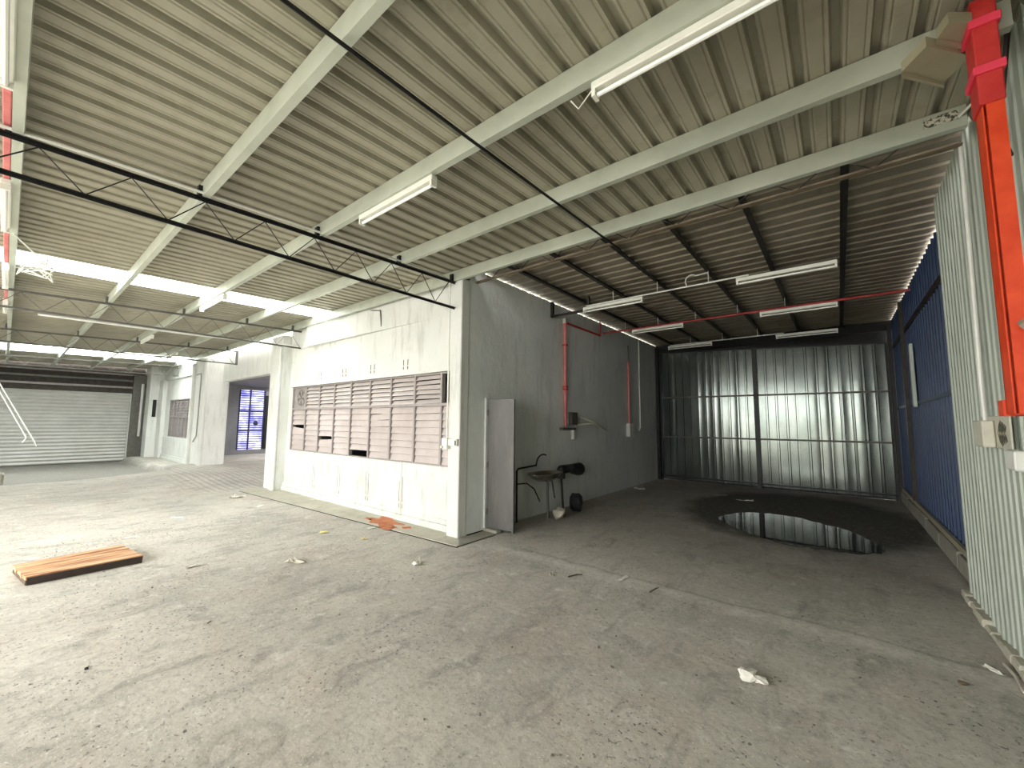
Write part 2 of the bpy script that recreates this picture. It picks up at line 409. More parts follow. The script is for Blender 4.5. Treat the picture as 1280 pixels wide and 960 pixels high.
# white pipe that hangs across the hall by the second truss, and sag rod
o = mk('sag_rod', tube([(-1.96, -4.4, 3.55), (-1.96, .7, 3.645), (-1.95, 2.0, 3.66), (-1.92, 4.42, 3.70)], .012, 6), 'black')
tag(o, 'thin black rod crossing below the pale purlins', 'rod')
o = mk('roof_conduit', tube([(-9.98, .2, 3.32), (-9.98, 2.2, 3.34), (-10.0, 4.3, 3.42), (-10.9, 4.5, 3.47)], .018, 6), 'white_plastic')
tag(o, 'white conduit along the truss ending at the white pier', 'conduit')
# white conduit on the black truss that turns down the corner column
pts = [(-4.41, -4.4, 3.56), (-4.41, -.6, 3.655), (-4.41, -.1, 3.664), (-4.41, .3, 3.685), (-4.41, 2, 3.742), (-4.45, 3.9, 3.79), (-4.50, 4.05, 3.785), (-4.53, 4.10, 3.74), (-4.54, 4.115, 3.66), (-4.545, 4.125, 1.40)]
o = mk('truss_conduit', tube(pts, .013, 8), 'white_plastic'); tag(o, 'white conduit along the black truss and down the corner column', 'conduit')

# ------------------------------------------------------------------ bay roof
ZA = 4.03
r2 = empty('ceiling', (-1.6, 8.5, ZA), 'dark dull corrugated roof over the side bay', 'ceiling', kind='structure')
first = None
XA0, XA1 = -4.355, 1.085
for i in range(9):
    y = 4.36 + .93*i
    if first is None:
        first = mk('roof_sheet', ribbed(.93, XA1-XA0, .2325, .07, .035, .032, (XA0, y, ZA), (0, 1, 0), (1, 0, 0), (0, 0, 1), False), 'roof_annex', r2); fy = y
    else: cp(first, (0, y-fy, .003*(i % 2)))
AX = [-3.72, -2.97, -2.2, -1.43, -.66, .16]
ALAB = ['dark steel purlin of the bay roof nearest the office side wall', 'dark steel purlin of the bay roof, second from the office side wall',
        'dark steel purlin of the bay roof, third from the office side wall', 'dark steel purlin of the bay roof, third from the blue wall',
        'dark steel purlin of the bay roof, second from the blue wall', 'dark steel purlin of the bay roof nearest the blue wall']
for x, l in zip(AX, ALAB):
    o = mk('bay_purlin', join(box(x-.03, x+.03, 4.47, 12.4, ZA-.075, ZA-.068), box(x-.03, x-.024, 4.47, 12.4, ZA-.075, ZA-.002)), 'dark_steel')
    tag(o, l, 'roof beam', 'purlins under the bay roof')
e = empty('bay_truss', (-1.7, 4.43, 3.78), 'brown lattice truss across the mouth of the side bay', 'truss')
mk('bottom_chord', join(box(-4.3, .85, 4.41, 4.47, 3.80, 3.806), box(-4.3, .85, 4.462, 4.468, 3.80, 3.845)), 'rust_steel', e)
mk('top_chord', box(-4.3, .85, 4.415, 4.46, 3.985, 4.02), 'rust_steel', e)
pts = []; x = -4.25; up = True
while x < .84: pts.append((x, 4.44, 4.0 if up else 3.81)); up = not up; x += .27
mk('web_rod', tube(pts, .006, 6), 'dark_steel', e)

# ------------------------------------------------------------------ office front wall, column, piers
YF = 4.28
def office(prefix, xa, xb, w0, w1, labelwall, wz0=.955, wz1=2.455, zbase=0., joints=()):
    e = empty('wall_'+prefix, ((xa+xb)/2, YF+.1, zbase), labelwall, 'wall', kind='structure')
    mk('upper_wall', box(xa, xb, YF+.02, YF+.14, wz1, 3.925), 'white', e)
    mk('jamb_wall', box(xa, w0, YF+.02, YF+.14, wz0, wz1), 'white', e)
    mk('jamb_wall', box(w1, xb, YF+.02, YF+.14, wz0, wz1), 'white', e)
    js = [xa]+list(joints)+[xb]
    for a, b in zip(js, js[1:]):
        mk('wall_panel', bev(a+.006, b-.006, YF, YF+.13, zbase, wz0, .01), 'white_lower', e)
    mk('skirting', bev(xa, xb, YF-.05, YF, zbase, zbase+.10, .012), 'white_lower', e)
    mk('skirting', bev(xa, xb, YF-.03, YF, zbase+.10, zbase+.18, .012), 'white_lower', e)
    return e
JX = [-8.92, -7.88, -6.85, -5.83]
wf = office('front', -10.45, -4.5, -10.25, -4.67, 'white painted office wall with the long louvre window', joints=JX)
# plaster band and ledge high on the wall
mk('upper_band', join(quadbox((-9.35, YF-.13, 3.32), (-5.0, YF+.019, 3.345), (-5.0, YF+.021, 3.345), (-9.35, YF+.02, 3.32), (0, 0, .59)), box(-10.4, -9.35, YF-.004, YF+.02, 3.34, 3.92)), 'white', wf)
mk('wall_stub', tube([(-7.0, YF-.03, 3.78), (-6.55, YF-.06, 3.70), (-6.55, YF-.03, 3.40)], .012, 6), 'grey_steel', wf)
for x in JX:
    for dx in (-.065, .055):
        mk('anchor_mark', box(x+dx-.008, x+dx+.008, YF+.01, YF+.02, 2.55, 2.60), 'rust', wf)
        mk('anchor_mark', box(x+dx-.005, x+dx+.005, YF+.01, YF+.02, 2.62, 2.72), 'rust', wf)
        o = mk('rust_strip', box(x+dx*.75-.006, x+dx*.75+.006, YF-.003, YF, .30, .62 + .2*random.random()), 'rust', wf)
        mk('rust_strip', box(x+dx*.75-.008, x+dx*.75+.008, YF-.003, YF, .20, .27), 'rust', wf)
mk('drip_cap', box(-10.3, -4.62, YF-.02, YF+.03, 2.44, 2.475), 'white', wf)

# louvre window 1
win = empty('window_1', (-7.5, YF+.06, .955), 'long mauve grey louvre window with missing slats in the white office wall', 'window', kind='structure')
BX = [-10.22, -9.55, -8.90, -8.26, -7.60, -6.92, -6.25, -5.57, -4.90, -4.68]
zt, zm, zb = 2.44, 1.92, .96
for i, x in enumerate(BX):
    mk('mullion', box(x-.02, x+.02, YF+.02, YF+.09, zb, zt), 'frame', win)
for z, h_ in ((zb, .03), (zm, .045), (zt-.02, .02)):
    mk('rail', box(BX[0]-.02, BX[-1]+.02, YF+.015, YF+.085, z-h_/2, z+h_/2), 'frame', win)
def slat(x0, x1, zc, ph, tilt, mat, roll=0., fac=.985):
    # sloping glass or metal blade
    hh = ph*.5*fac; dy = hh*math.sin(tilt); dz = hh*math.cos(tilt)
    y = YF+.055
    a = (x0, y+dy, zc+dz-roll); b = (x1, y+dy, zc+dz+roll); c = (x1, y-dy, zc-dz+roll); d = (x0, y-dy, zc-dz-roll)
    return quadbox(a, b, c, d, (0, -.005*math.cos(tilt), -.005*math.sin(tilt)))
mu = (zt-.03-zm-.02)/6; ml = (zm-.022-zb-.015)/8
missing = {(0, 4), (4, 0), (2, 2)}
for b in range(len(BX)-1):
    x0, x1 = BX[b]+.022, BX[b+1]-.022
    if 1 <= b <= 7:
        for j in range(6):
            t = math.radians(38 + random.uniform(-5, 5))
            mk('louvre_slat', slat(x0, x1, zm+.02+mu*(j+.5), mu, t, 'slat_up', random.uniform(-.004, .004), 1.12), 'slat_up', win)
    for j in range(8):
        if (b, j) in missing:
            if (b, j) != (4, 0): mk('louvre_slat', slat(x0, x1, zb+.015+ml*(j+.5)-.07, ml, math.radians(10), 'slat', .012 if b == 2 else -.02), 'slat', win)
            continue
        t = math.radians(12 + random.uniform(-3, 4)); rl = random.uniform(-.003, .003)
        if (b, j) == (5, 6): rl = .014
        mk('louvre_slat', slat(x0, x1, zb+.015+ml*(j+.5), ml, t, 'slat', rl), 'slat', win)
# fan panel in the first upper bay
fp = mk('fan_panel', box(BX[0]+.02, BX[1]-.02, YF+.05, YF+.065, zm+.02, zt-.03), 'frame', win)
cx, cz = (BX[0]+BX[1])/2+.05, (zm+zt)/2
ringp = [(cx+.19*math.cos(a), YF+.045, cz+.19*math.sin(a)) for a in [2*math.pi*i/24 for i in range(25)]]
mk('fan_hole', tube([(cx, YF+.048, cz), (cx, YF+.05, cz)], .18, 20), 'grey_steel', fp)
mk('fan_ring', tube(ringp, .014, 6), 'frame', fp)
for q in range(5):
    a = 2*math.pi*q/5; b = a+.7
    mk('fan_blade', quadbox((cx+.03*math.cos(a), YF+.045, cz+.03*math.sin(a)), (cx+.17*math.cos(a), YF+.045, cz+.17*math.sin(a)), (cx+.17*math.cos(b), YF+.049, cz+.17*math.sin(b)), (cx+.03*math.cos(b), YF+.049, cz+.03*math.sin(b)), (0, -.004, 0)), 'frame', fp)
# office room behind the window
mk_room = empty('wall_office', (-7.5, 7.0, 0), 'dim office room behind the louvre window', 'wall', kind='structure')
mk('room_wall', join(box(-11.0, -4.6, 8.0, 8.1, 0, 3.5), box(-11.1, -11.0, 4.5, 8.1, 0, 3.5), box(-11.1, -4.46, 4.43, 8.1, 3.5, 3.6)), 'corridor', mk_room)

# corner column
c1 = mk('corner_column', bev(-4.53, -4.29, 4.13, 4.30, 0, 3.80, .012), 'white', None)
tag(c1, 'white painted corner column between office wall and side bay', 'column')
# pier between office and passage
p1 = empty('wall_pier', (-10.75, 4.2, 0), 'white painted pier between the louvre window and the dark passage', 'pier', kind='structure')
mk('pier_body', bev(-11.05, -10.42, 4.07, 4.5, 0, 3.72, .02), 'white', p1)
mk('pier_rib', bev(-10.62, -10.4, 4.02, 4.08, 0, 3.4, .015), 'white', p1)
mk('pier_side', box(-11.12, -11.05, 4.15, 4.6, 0, 3.0), 'white', p1)

# side wall of the bay
ws = empty('wall_side', (-4.37, 8.3, 0), 'grey streaked plaster side wall running into the bay', 'wall', kind='structure')
mk('wall_body', join(box(-4.46, -4.3, 4.3, 4.70, 0, 4.008), box(-4.46, -4.3, 4.70, 5.36, 2.0, 4.008), box(-4.46, -4.3, 5.36, 12.45, 0, 4.008)), 'grey_wall', ws)
mk('base_shadow_gap', box(-4.30, -4.285, 4.32, 4.69, 0.0, .02), 'dark', ws)
# steel door standing open
d1 = empty('door_1', (-4.3, 4.70, 0), 'narrow grey steel door standing open into the bay', 'door', kind='structure')
H0, H1 = Vector((-4.285, 4.715, 0)), Vector((-3.86, 4.86, 0)); dn = Vector((-(H1-H0).y, (H1-H0).x, 0)).normalized()
def leafbox(s0, s1, z0, z1, off, th):
    a, b = H0+(H1-H0)*s0, H0+(H1-H0)*s1
    return quadbox((*(a+dn*off).xy, z0), (*(b+dn*off).xy, z0), (*(b+dn*(off+th)).xy, z0), (*(a+dn*(off+th)).xy, z0), (0, 0, z1-z0))
lf = mk('door_leaf', leafbox(0, 1, .03, 1.99, 0, .03), 'door', d1)
mk('edge_channel', leafbox(.93, 1.0, .0, 1.995, -.008, .05), 'door', d1)
mk('top_channel', leafbox(0, 1, 1.95, 2.0, -.004, .04), 'door', d1)
mk('door_frame', box(-4.33, -4.27, 4.675, 4.715, 0, 2.02), 'white_lower', d1)
for z in (.25, .95, 1.75): mk('hinge', tube([(-4.265, 4.715, z), (-4.265, 4.715, z+.09)], .014, 8), 'grey_steel', d1)
mk('door_frame', box(-4.33, -4.27, 5.33, 5.37, 0, 2.02), 'dark_steel', d1)
mk('sill', bev(-4.32, -4.02, 4.66, 4.78, 0, .05, .01), 'kerb', d1)

# strip slab in front of the office
st = mk('floor_strip', join(quadbox((-10.95, 3.55, 0), (-4.03, 3.87, 0), (-4.03, 4.32, 0), (-10.95, 4.32, 0), (0, 0, .012)),), 'strip')
tag(st, 'yellowish concrete strip along the foot of the office wall', 'strip', kind='structure')
s2 = mk('floor_strip', quadbox((-4.27, 4.14, 0), (-4.02, 3.9, 0), (-4.02, 4.66, 0), (-4.27, 4.66, 0), (0, 0, .013)), 'kerb'); tag(s2, 'grey concrete strip beside the corner column foot', 'strip', kind='structure')
gv = mk('floor_groove', join(quadbox((-10.95, 3.53, .001), (-4.0, 3.84, .001), (-4.0, 3.872, .001), (-10.95, 3.552, .001), (0, 0, .003)),
       quadbox((-4.03, 3.86, .001), (-4.005, 3.86, .001), (-4.005, 4.64, .001), (-4.03, 4.64, .001), (0, 0, .003))), 'dark')
tag(gv, 'dark open joint edging the concrete strip by the office', 'joint', kind='structure')

# paint spill
def blob(cx, cy, rx, ry, z, n=40, jag=.25, th=.004, seed=1, rot=0.):
    rnd = random.Random(seed); ks = [(rnd.uniform(-1, 1)*jag/(i+1)**.6, rnd.uniform(0, 6.3), i+2) for i in range(7)]
    P = []
    for i in range(n):
        a = 2*math.pi*i/n; r = 1+sum(q*math.sin(m_*a+p) for q, p, m_ in ks)
        x, y = rx*r*math.cos(a), ry*r*math.sin(a)
        P.append((cx+x*math.cos(rot)-y*math.sin(rot), cy+x*math.sin(rot)+y*math.cos(rot)))
    return [(x, y, z) for x, y in P]+[(x, y, z+th) for x, y in P], [tuple(range(n))[::-1], tuple(range(n, 2*n))]+[(i, (i+1) % n, n+(i+1) % n, n+i) for i in range(n)]
sp = mk('paint_spill', join(blob(-5.86, 4.0, .44, .18, .012, 90, .5, .003, 4), blob(-5.3, 4.02, .1, .05, .012, 20, .5, .003, 6), blob(-6.25, 3.95, .1, .04, .012, 20, .5, .003, 8), blob(-5.45, 3.9, .07, .04, .012, 20, .5, .003, 9)), 'spill'); tag(sp, 'dried orange paint spill at the foot of the office wall', 'spill')

# ------------------------------------------------------------------ far left: passage, far office, shutter
office_far = office('far', -23.4, -17.6, -21.85, -18.75, 'white wall of the far office with the small louvre window', zbase=.02, wz0=.94, wz1=2.45)
mk('pilaster', bev(-23.3, -22.6, YF-.12, YF+.05, 0, 3.35, .02), 'white', office_far)
mk('plinth', bev(-23.3, -17.6, 3.55, 4.28, -.17, .03, .02), 'strip', office_far)
mk('cornice', box(-23.4, -17.6, YF-.06, YF+.03, 3.30, 3.36), 'white', office_far)
w2 = empty('window_2', (-20.3, YF+.06, .95), 'small dull louvre window in the far white office wall', 'window', kind='structure')
bx = [-21.85+3.1*i/6 for i in range(7)]
for x in bx: mk('mullion', box(x-.02, x+.02, YF+.02, YF+.09, .94, 2.45), 'frame', w2)
for z in (.95, 1.75, 2.44): mk('rail', box(-21.87, -18.73, YF+.015, YF+.085, z-.02, z+.02), 'frame', w2)
dull = plain('dull_taupe_slat', (132, 126, 124), .4, 0, 8); M['dull'] = dull
proto = None
for b in range(6):
    for j in range(6):
        q = mk('louvre_slat', slat(bx[b]+.022, bx[b+1]-.022, 1.79+.105*(j+.5), .105, math.radians(25), 'dull'), 'dull', w2)
    mk('louvre_slat', box(bx[b]+.022, bx[b+1]-.022, YF+.05, YF+.06, .97, 1.73), 'dull', w2)
# second pier
p2 = empty('wall_pier', (-16.9, 4.3, 0), 'broad white pier between the far office and the dark passage', 'pier', kind='structure')
mk('pier_body', bev(-17.65, -16.30, 4.08, 4.75, -.2, 3.70, .03), 'white', p2)
mk('pier_rib', bev(-16.55, -16.27, 4.02, 4.12, 0, 3.7, .03), 'white', p2)
mk('pier_rib', bev(-17.72, -17.5, 4.0, 4.12, -.1, 3.6, .02), 'white', p2)
o = mk('cable_run', tube([(-17.3, 4.06, 3.2), (-16.85, 4.06, 3.22), (-16.8, 4.06, 3.1), (-16.85, 4.06, 1.1), (-17.2, 4.06, .9)], .018, 6), 'frame'); tag(o, 'grey cable looping down the broad far pier', 'cable')
# passage
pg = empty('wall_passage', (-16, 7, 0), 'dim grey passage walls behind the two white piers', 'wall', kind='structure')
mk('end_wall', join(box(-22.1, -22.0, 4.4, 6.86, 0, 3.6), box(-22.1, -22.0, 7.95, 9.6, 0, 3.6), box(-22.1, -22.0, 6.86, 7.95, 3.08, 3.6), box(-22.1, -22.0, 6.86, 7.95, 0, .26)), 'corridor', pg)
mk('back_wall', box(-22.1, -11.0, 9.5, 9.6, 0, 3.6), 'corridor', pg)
mk('soffit', box(-22.1, -11.0, 4.7, 8.3, 3.25, 3.35), 'corridor', pg)  # stops short, leaving an invented gap that lets sky into the passage
mk('lintel', box(-16.3, -11.05, 4.55, 4.75, 2.95, 3.92), 'white', pg)
dk = empty('door_2', (-22, 7.4, .26), 'tall dark blue barred door lit from behind at the passage end', 'door', kind='structure')
mk('pane', box(-22.06, -22.05, 6.86, 7.95, .26, 3.08), 'daylit', dk)
for y in (6.87, 7.32, 7.94): mk('stile', box(-22.05, -21.99, y-.03, y+.03, .26, 3.08), 'ironblue', dk)
first = mk('bar', box(-22.04, -22.0, 6.86, 7.95, .30, .338), 'ironblue', dk)
for i in range(1, 26): cp(first, (0, 0, .108*i))
for z in (1.15, 2.08): mk('rail', box(-22.05, -21.98, 6.86, 7.95, z-.03, z+.03), 'ironblue', dk)
mk('lock_plate', tube([(-22.05, 7.6, 1.5), (-21.96, 7.6, 1.5)], .1, 12), 'ironblue', dk)
mk('door_panel', box(-22.05, -21.95, 7.97, 8.1, .26, 2.85), 'dark', dk)

# roller shutter end wall
we = empty('wall_left', (-24.3, 0, 0), 'dark end wall framing the big roller shutter', 'wall', kind='structure')
mk('side_column', box(-24.45, -24.05, 3.42, 3.85, -.2, 3.6), 'grey_steel', we)
mk('side_wall', box(-24.5, -23.3, 3.85, 4.4, -.2, 3.95), 'white', we)
mk('header_wall', box(-24.6, -24.4, YE, 3.9, 2.9, 4.0), 'soot', we)
mk('header_beam', box(-24.4, -24.2, YE, 3.6, 3.28, 3.36), 'grey_steel', we)
mk('header_beam', box(-24.4, -24.15, YE, 3.6, 2.98, 3.06), 'frame', we)
mk('header_beam', box(-24.4, -24.2, YE, 3.6, 3.55, 3.60), 'frame', we)
mk('shutter_box', box(-24.5, -24.3, YE, 3.5, 2.72, 3.0), 'soot', we)
mk('dark_slot', box(-24.06, -24.04, 3.95, 4.05, 1.9, 2.5), 'dark', we)
o = mk('slot_panel', box(-23.32, -23.28, 3.98, 4.10, 1.75, 2.5), 'dark', we)
sh = empty('door_3', (-24.3, -1.5, -.17), 'wide closed pale roller shutter at the far end', 'door', kind='structure')
first = mk('shutter_slat', join(quadbox((-24.30, YE, -.17), (-24.26, YE, -.10), (-24.26, 3.38, -.10), (-24.30, 3.38, -.17), (-.01, 0, 0)),
                               quadbox((-24.26, YE, -.10), (-24.30, YE, -.03), (-24.30, 3.38, -.03), (-24.26, 3.38, -.10), (-.01, 0, 0))), 'shutter', sh)
for i in range(1, 21): cp(first, (0, 0, .14*i))
mk('guide_rail', box(-24.32, -24.2, 3.36, 3.44, -.17, 2.75), 'shutter', sh)
mk('bottom_bar', box(-24.32, -24.24, YE, 3.38, -.17, -.13), 'grey_steel', sh)
mk('drain_pipe', tube([(-24.0, 3.72, 3.2), (-24.0, 3.72, .9)], .05, 8), 'shutter', we)
# hanging conduits at the far left
for a, b, l in (((0, 480), (43, 552), 'longer white conduit dangling in front of the roller shutter'), ((0, 490), (33, 547), 'shorter white conduit dangling in front of the roller shutter')):
    A, B = onx(*a, -13), onx(*b, -13); dvec = (A-B); T = A + dvec*((3.7-A.z)/dvec.z)
    o = mk('hanging_conduit', tube([T, B, B+Vector((0, .03 if l[0] == 'l' else -.05, -.1))], .012, 6), 'white_plastic'); tag(o, l, 'conduit')
# cobweb tangle hanging by skylight
rnd = random.Random(5); wp = flo(38, 333, 3.60); pts = [wp + Vector((rnd.uniform(-.3, .3), rnd.uniform(-.12, .22), rnd.uniform(-.10, .08))) for i in range(26)]
pts = [Vector((-6.9, -.1, rz(-.1)-.165))] + pts
o = mk('cable_tangle', tube(pts, .008, 5), 'white_plastic'); tag(o, 'tangle of white wire hanging under the near skylight strip', 'wire')
o = mk('concrete_block', bev(-17.4, -16.7, -.7, .10, -.05, .22, .03), 'kerb'); tag(o, 'grey concrete block at the edge of the sunken floor', 'block')

# ------------------------------------------------------------------ yard wall and added rear walls behind the view
wb = empty('wall_back', (-11, -12, 0), 'pale boundary wall across the open yard', 'wall', kind='structure')
mk('wall_body', box(-24.5, 1.1, -12.2, -12.0, -.2, 2.2), 'white', wb)
wq = mk('wall_rear_unseen', box(XO, 1.1, YE-.15, YE, 0, 3.68), 'white'); tag(wq, 'unseen white rear wall stub beside the galvanised wall', 'wall', kind='structure')  # unseen stub, its end placed by how bright the floor gets
wq = mk('wall_rear_unseen', box(-24.6, XOL, YE-.15, YE, -.2, 3.68), 'white'); tag(wq, 'added unseen white rear wall beside the roller shutter end', 'wall', kind='structure')  # added to block yard light and darken the left floor

# ------------------------------------------------------------------ right walls
wr = empty('wall_right', (.88, 0, 0), 'galvanised ribbed sheet wall beside the bay mouth', 'wall', kind='structure')
first = None; yy_ = 5.95
i = 0
while yy_ > YE+.4:
    w = .76
    if first is None:
        first = mk('wall_sheet', ribbed(w, 1, .127, .05, .03, .010, (.90, yy_-w, .0), (0, 1, 0), (0, 0, 4.0), (-1, 0, 0)), 'galv', wr); fy = yy_
    else: cp(first, (-.004*(i % 2), yy_-fy, 0))
    yy_ -= w-.02; i += 1
for a, b, cst in ((.95, 1.05, 0),): mk('backing', box(.96, .99, YE, 5.9, 0, 4.0), 'dark_steel', wr)
mk('mortar_edge', join(*[bev(.84+random.uniform(-.012, .012), .93, y, y+.17, 0, .03+random.uniform(0, .05), .012) for y in [3.0+.165*i for i in range(18)]]), 'strip', wr)
# blue wall of the bay
wbl = empty('wall_blue', (1.04, 9.2, 0), 'dark blue ribbed sheet wall on a low kerb in the bay', 'wall', kind='structure')
first = None
for i in range(8):
    y = 5.85+.82*i
    if first is None: first = mk('wall_sheet', ribbed(.84, 1, .21, .07, .04, .03, (1.06, y, .19), (0, 1, 0), (0, 0, 3.822), (-1, 0, 0), False), 'blue', wbl)
    else: cp(first, (-.003*(i % 2), .82*i, 0))
for i in range(6):
    y = 5.85+1.1*i
    mk('kerb_block', bev(.97, 1.12, y, y+1.08, 0, .20+.02*(i % 2), .015), 'kerb', wbl)
mk('kerb_board', box(.985, 1.02, 5.9, 12.4, .24, .31), 'beige', wbl)
mk('wall_rail', box(1.02, 1.06, 5.9, 12.4, 3.35, 3.44), 'dark_steel', wbl)
mk('wall_rail', box(1.02, 1.06, 5.9, 12.4, 2.0, 2.05), 'blue', wbl)
mk('wall_post', box(.97, 1.04, 10.3, 10.38, .3, 3.95), 'dark_steel', wbl)
o = mk('upright_batten', bev(.965, 1.015, 9.28, 9.38, 1.95, 3.0, .008), 'galv'); tag(o, 'pale batten fixed upright on the blue wall', 'batten')
o = mk('folded_sheet', quadbox((.93, 5.98, 1.65), (1.03, 6.06, 1.65), (1.03, 6.08, 3.0), (.93, 6.0, 3.0), (0, .008, 0)), 'galv'); tag(o, 'bent pale sheet edge hooked on the end of the galvanised wall', 'sheet')

# gate at the back of the bay
def gate(x0, x1, ztl, ztr, label):
    Y = 12.40
    e = empty('bay_gate', ((x0+x1)/2, Y, 0), label, 'gate')
    n = max(1, round((x1-x0)/.84)); w = (x1-x0)/n
    for i in range(n):
        zt_ = ztl + (ztr-ztl)*(i+.5)/n
        rnd = random.Random(i*7+int(x0*10)); pr = []; pit_ = w/4
        for q in range(4):
            b_ = rnd.uniform(-.0035, .0035); tl = rnd.uniform(-.004, .004)
            for u_ in range(8):
                t = u_/7; pr.append((q*pit_+.03+t*(pit_-.06), b_*4*t*(1-t)+tl*(t-.5)))
            pr += [((q+1)*pit_-.018, -.02), ((q+1)*pit_+.018, -.02)]
        if i == n-1: pr = pr[:-1]
        pr = [(-.01, 0)] + pr; zs = [.05+(zt_-.05)*t for t in (0, .25, .5, .75, 1)]
        ph = [rnd.uniform(-.004, .004) for _ in zs]
        v = [(x0+w*i+a, Y+b+ph[m_]*math.sin(3*a/w), z) for m_, z in enumerate(zs) for a, b in pr]; L_ = len(pr)
        f = [(m_*L_+k_, m_*L_+k_+1, (m_+1)*L_+k_+1, (m_+1)*L_+k_) for m_ in range(4) for k_ in range(L_-1)]
        mk('gate_sheet', (v, f), 'gate', e)
    for z in (.12, 1.26, 2.41): mk('rail', box(x0, x1, Y-.07, Y-.03, z-.02, z+.02), 'black' if z < 1 else 'grey_steel', e)
    mk('stile', box(x0-.02, x0+.03, Y-.07, Y-.02, 0, ztl), 'black', e)
    mk('stile', box(x1-.03, x1+.02, Y-.07, Y-.02, 0, ztr), 'black', e)
    mk('top_rail', quadbox((x0, Y-.06, ztl-.03), (x1, Y-.06, ztr-.03), (x1, Y-.02, ztr-.03), (x0, Y-.02, ztl-.03), (0, 0, .04)), 'black', e)
    return e
gate(-4.16, -1.70, 3.80, 3.66, 'narrower zinc sheet gate leaf beside the grey side wall')
gate(-1.66, .92, 3.66, 3.52, 'wider zinc sheet gate leaf beside the blue wall')
wg = empty('wall_gate', (-1.6, 12.5, 0), 'dark end wall above and behind the zinc gate', 'wall', kind='structure')
mk('wall_board', box(-4.4, 1.15, 12.52, 12.6, 0, 4.06), 'dark', wg)
mk('gate_post', box(.95, 1.02, 12.3, 12.4, 0, 3.9), 'black', wg)
mk('gate_post', box(-4.29, -4.2, 12.3, 12.4, 0, 3.95), 'black', wg)
mk('gate_lintel', box(-4.3, 1.1, 12.42, 12.52, 3.80, 4.02), 'dark', wg)

# puddle
pp = [(897, 648), (910, 643), (935, 641), (970, 643), (1000, 648), (1030, 656), (1060, 663), (1085, 674), (1108, 686), (1100, 692), (1070, 693), (1030, 688), (990, 682), (960, 674), (930, 664), (908, 655)]
P = [flo(*p) for p in pp]; Q = []
N = len(P)
for i in range(N):
    a, b, c_, d_ = P[i-1], P[i], P[(i+1) % N], P[(i+2) % N]
    for t in (0, .25, .5, .75):
        Q.append(Vector((random.uniform(-.025, .025), random.uniform(-.04, .04), 0)) + .5*((2*b)+(c_-a)*t+(2*a-5*b+4*c_-d_)*t*t+(3*b-a-3*c_+d_)*t**3))
n = len(Q); pud = mk('puddle', ([(p.x, p.y, .001) for p in Q]+[(p.x, p.y, .004) for p in Q], [tuple(range(n))[::-1], tuple(range(n, 2*n))]+[(i, (i+1) % n, n+(i+1) % n, n+i) for i in range(n)]), 'water')
tag(pud, 'dark still puddle reflecting the zinc gate', 'puddle')

# ------------------------------------------------------------------ lamps and conduits
def batten(x0, x1, y, z, label, group, tubes=1, drop=None):
    e = empty('fluorescent_batten', ((x0+x1)/2, y, z), label, 'lamp', group)
    hs = mk('housing', bev(x0, x1, y-.032, y+.032, z+.012, z+.062, .006), 'lamp_body', e)
    for q in range(tubes):
        yq = y + (0 if tubes == 1 else (-.03 if q == 0 else .03))
        mk('tube', tube([(x0+.03, yq, z-.018), (x1-.03, yq, z-.018)], .014, 8), 'tube', e)
    for xe in (x0+.004, x1-.028): mk('lamp_holder', box(xe, xe+.024, y-.03, y+.03, z-.035, z+.012), 'lamp_body', hs)
    if drop: 
        for xd in (x0+.15, x1-.15): mk('hanger', box(xd-.006, xd+.006, y-.006, y+.006, z+.06, drop), 'dark_steel', e)
    return e
zP2 = rz(2.08)-.004-.155-.062-.002
batten(-1.07, .10, 2.10, zP2, 'long white batten lamp with loose wire on its end, under the pale purlin', 'battens on the pale purlin')
batten(-3.66, -2.54, 2.10, zP2, 'white batten lamp under the pale purlin, before the black truss', 'battens on the pale purlin')
batten(-9.0, -7.72, 2.10, zP2, 'white batten lamp under the pale purlin by the near skylight', 'battens on the pale purlin')
batten(-14.2, -13.0, 2.10, zP2, 'white batten lamp under the pale purlin beyond the second truss', 'battens on the pale purlin')
o = mk('loose_wire', tube([(-1.08, 2.1, zP2+.03), (-1.16, 2.08, zP2-.06), (-1.22, 2.09, zP2+.03)], .005, 5), 'white_plastic'); tag(o, 'loose white wire at the end of the long batten lamp', 'wire')
zc = rz(-.15)-.125
o = mk('red_conduit', bev(-12, 1.0, -.172, -.132, zc, zc+.05, .006), 'pink'); tag(o, 'pale red conduit beside the purlin carrying battens', 'conduit')
for a, b, l in ((-3.74, -2.5, 'white batten lamp on the pale red conduit before the black truss'), (-6.72, -5.42, 'white batten lamp on the pale red conduit past the black truss'), (-9.7, -8.4, 'white batten lamp on the pale red conduit at the skylight'), (-12.0, -11.0, 'white batten lamp at the far end of the pale red conduit')):
    batten(a, b, -.152, zc-.064, l, 'battens on the red conduit')
ZR = 3.69
rows = [(6.5, 'first row into the bay'), (8.76, 'red pipe row of the bay'), (11.25, 'last row by the zinc gate')]
for y, rl in rows:
    batten(-3.55, -2.44, y, ZR, 'white batten lamp near the side wall, ' + rl, 'battens in the bay')
    batten(-1.06, .09, y, ZR, 'white batten lamp near the blue wall, ' + rl, 'battens in the bay')
for y, mat, x0, x1, l in ((6.5, 'white_plastic', -3.5, -.9, 'thin white conduit linking the first row of bay lamps'), (8.76, 'red', -4.28, .98, 'red pipe crossing the bay above the middle lamps'), (11.25, 'white_plastic', -3.5, -.9, 'thin white conduit linking the last row of bay lamps')):
    r_ = .012 if mat != 'red' else .02
    e = empty('bay_conduit', ((x0+x1)/2, y, ZR+.07), l, 'conduit')
    mk('pipe', tube([(x0, y, ZR+.085), (x1, y, ZR+.085)], r_, 8), mat, e)
    for x in AX[:-1]:
        if x > x0+.1 and x < x1: mk('hanger', tube([(x, y, ZR+.07), (x, y, ZA-.07)], .006, 6), 'white_plastic', e)
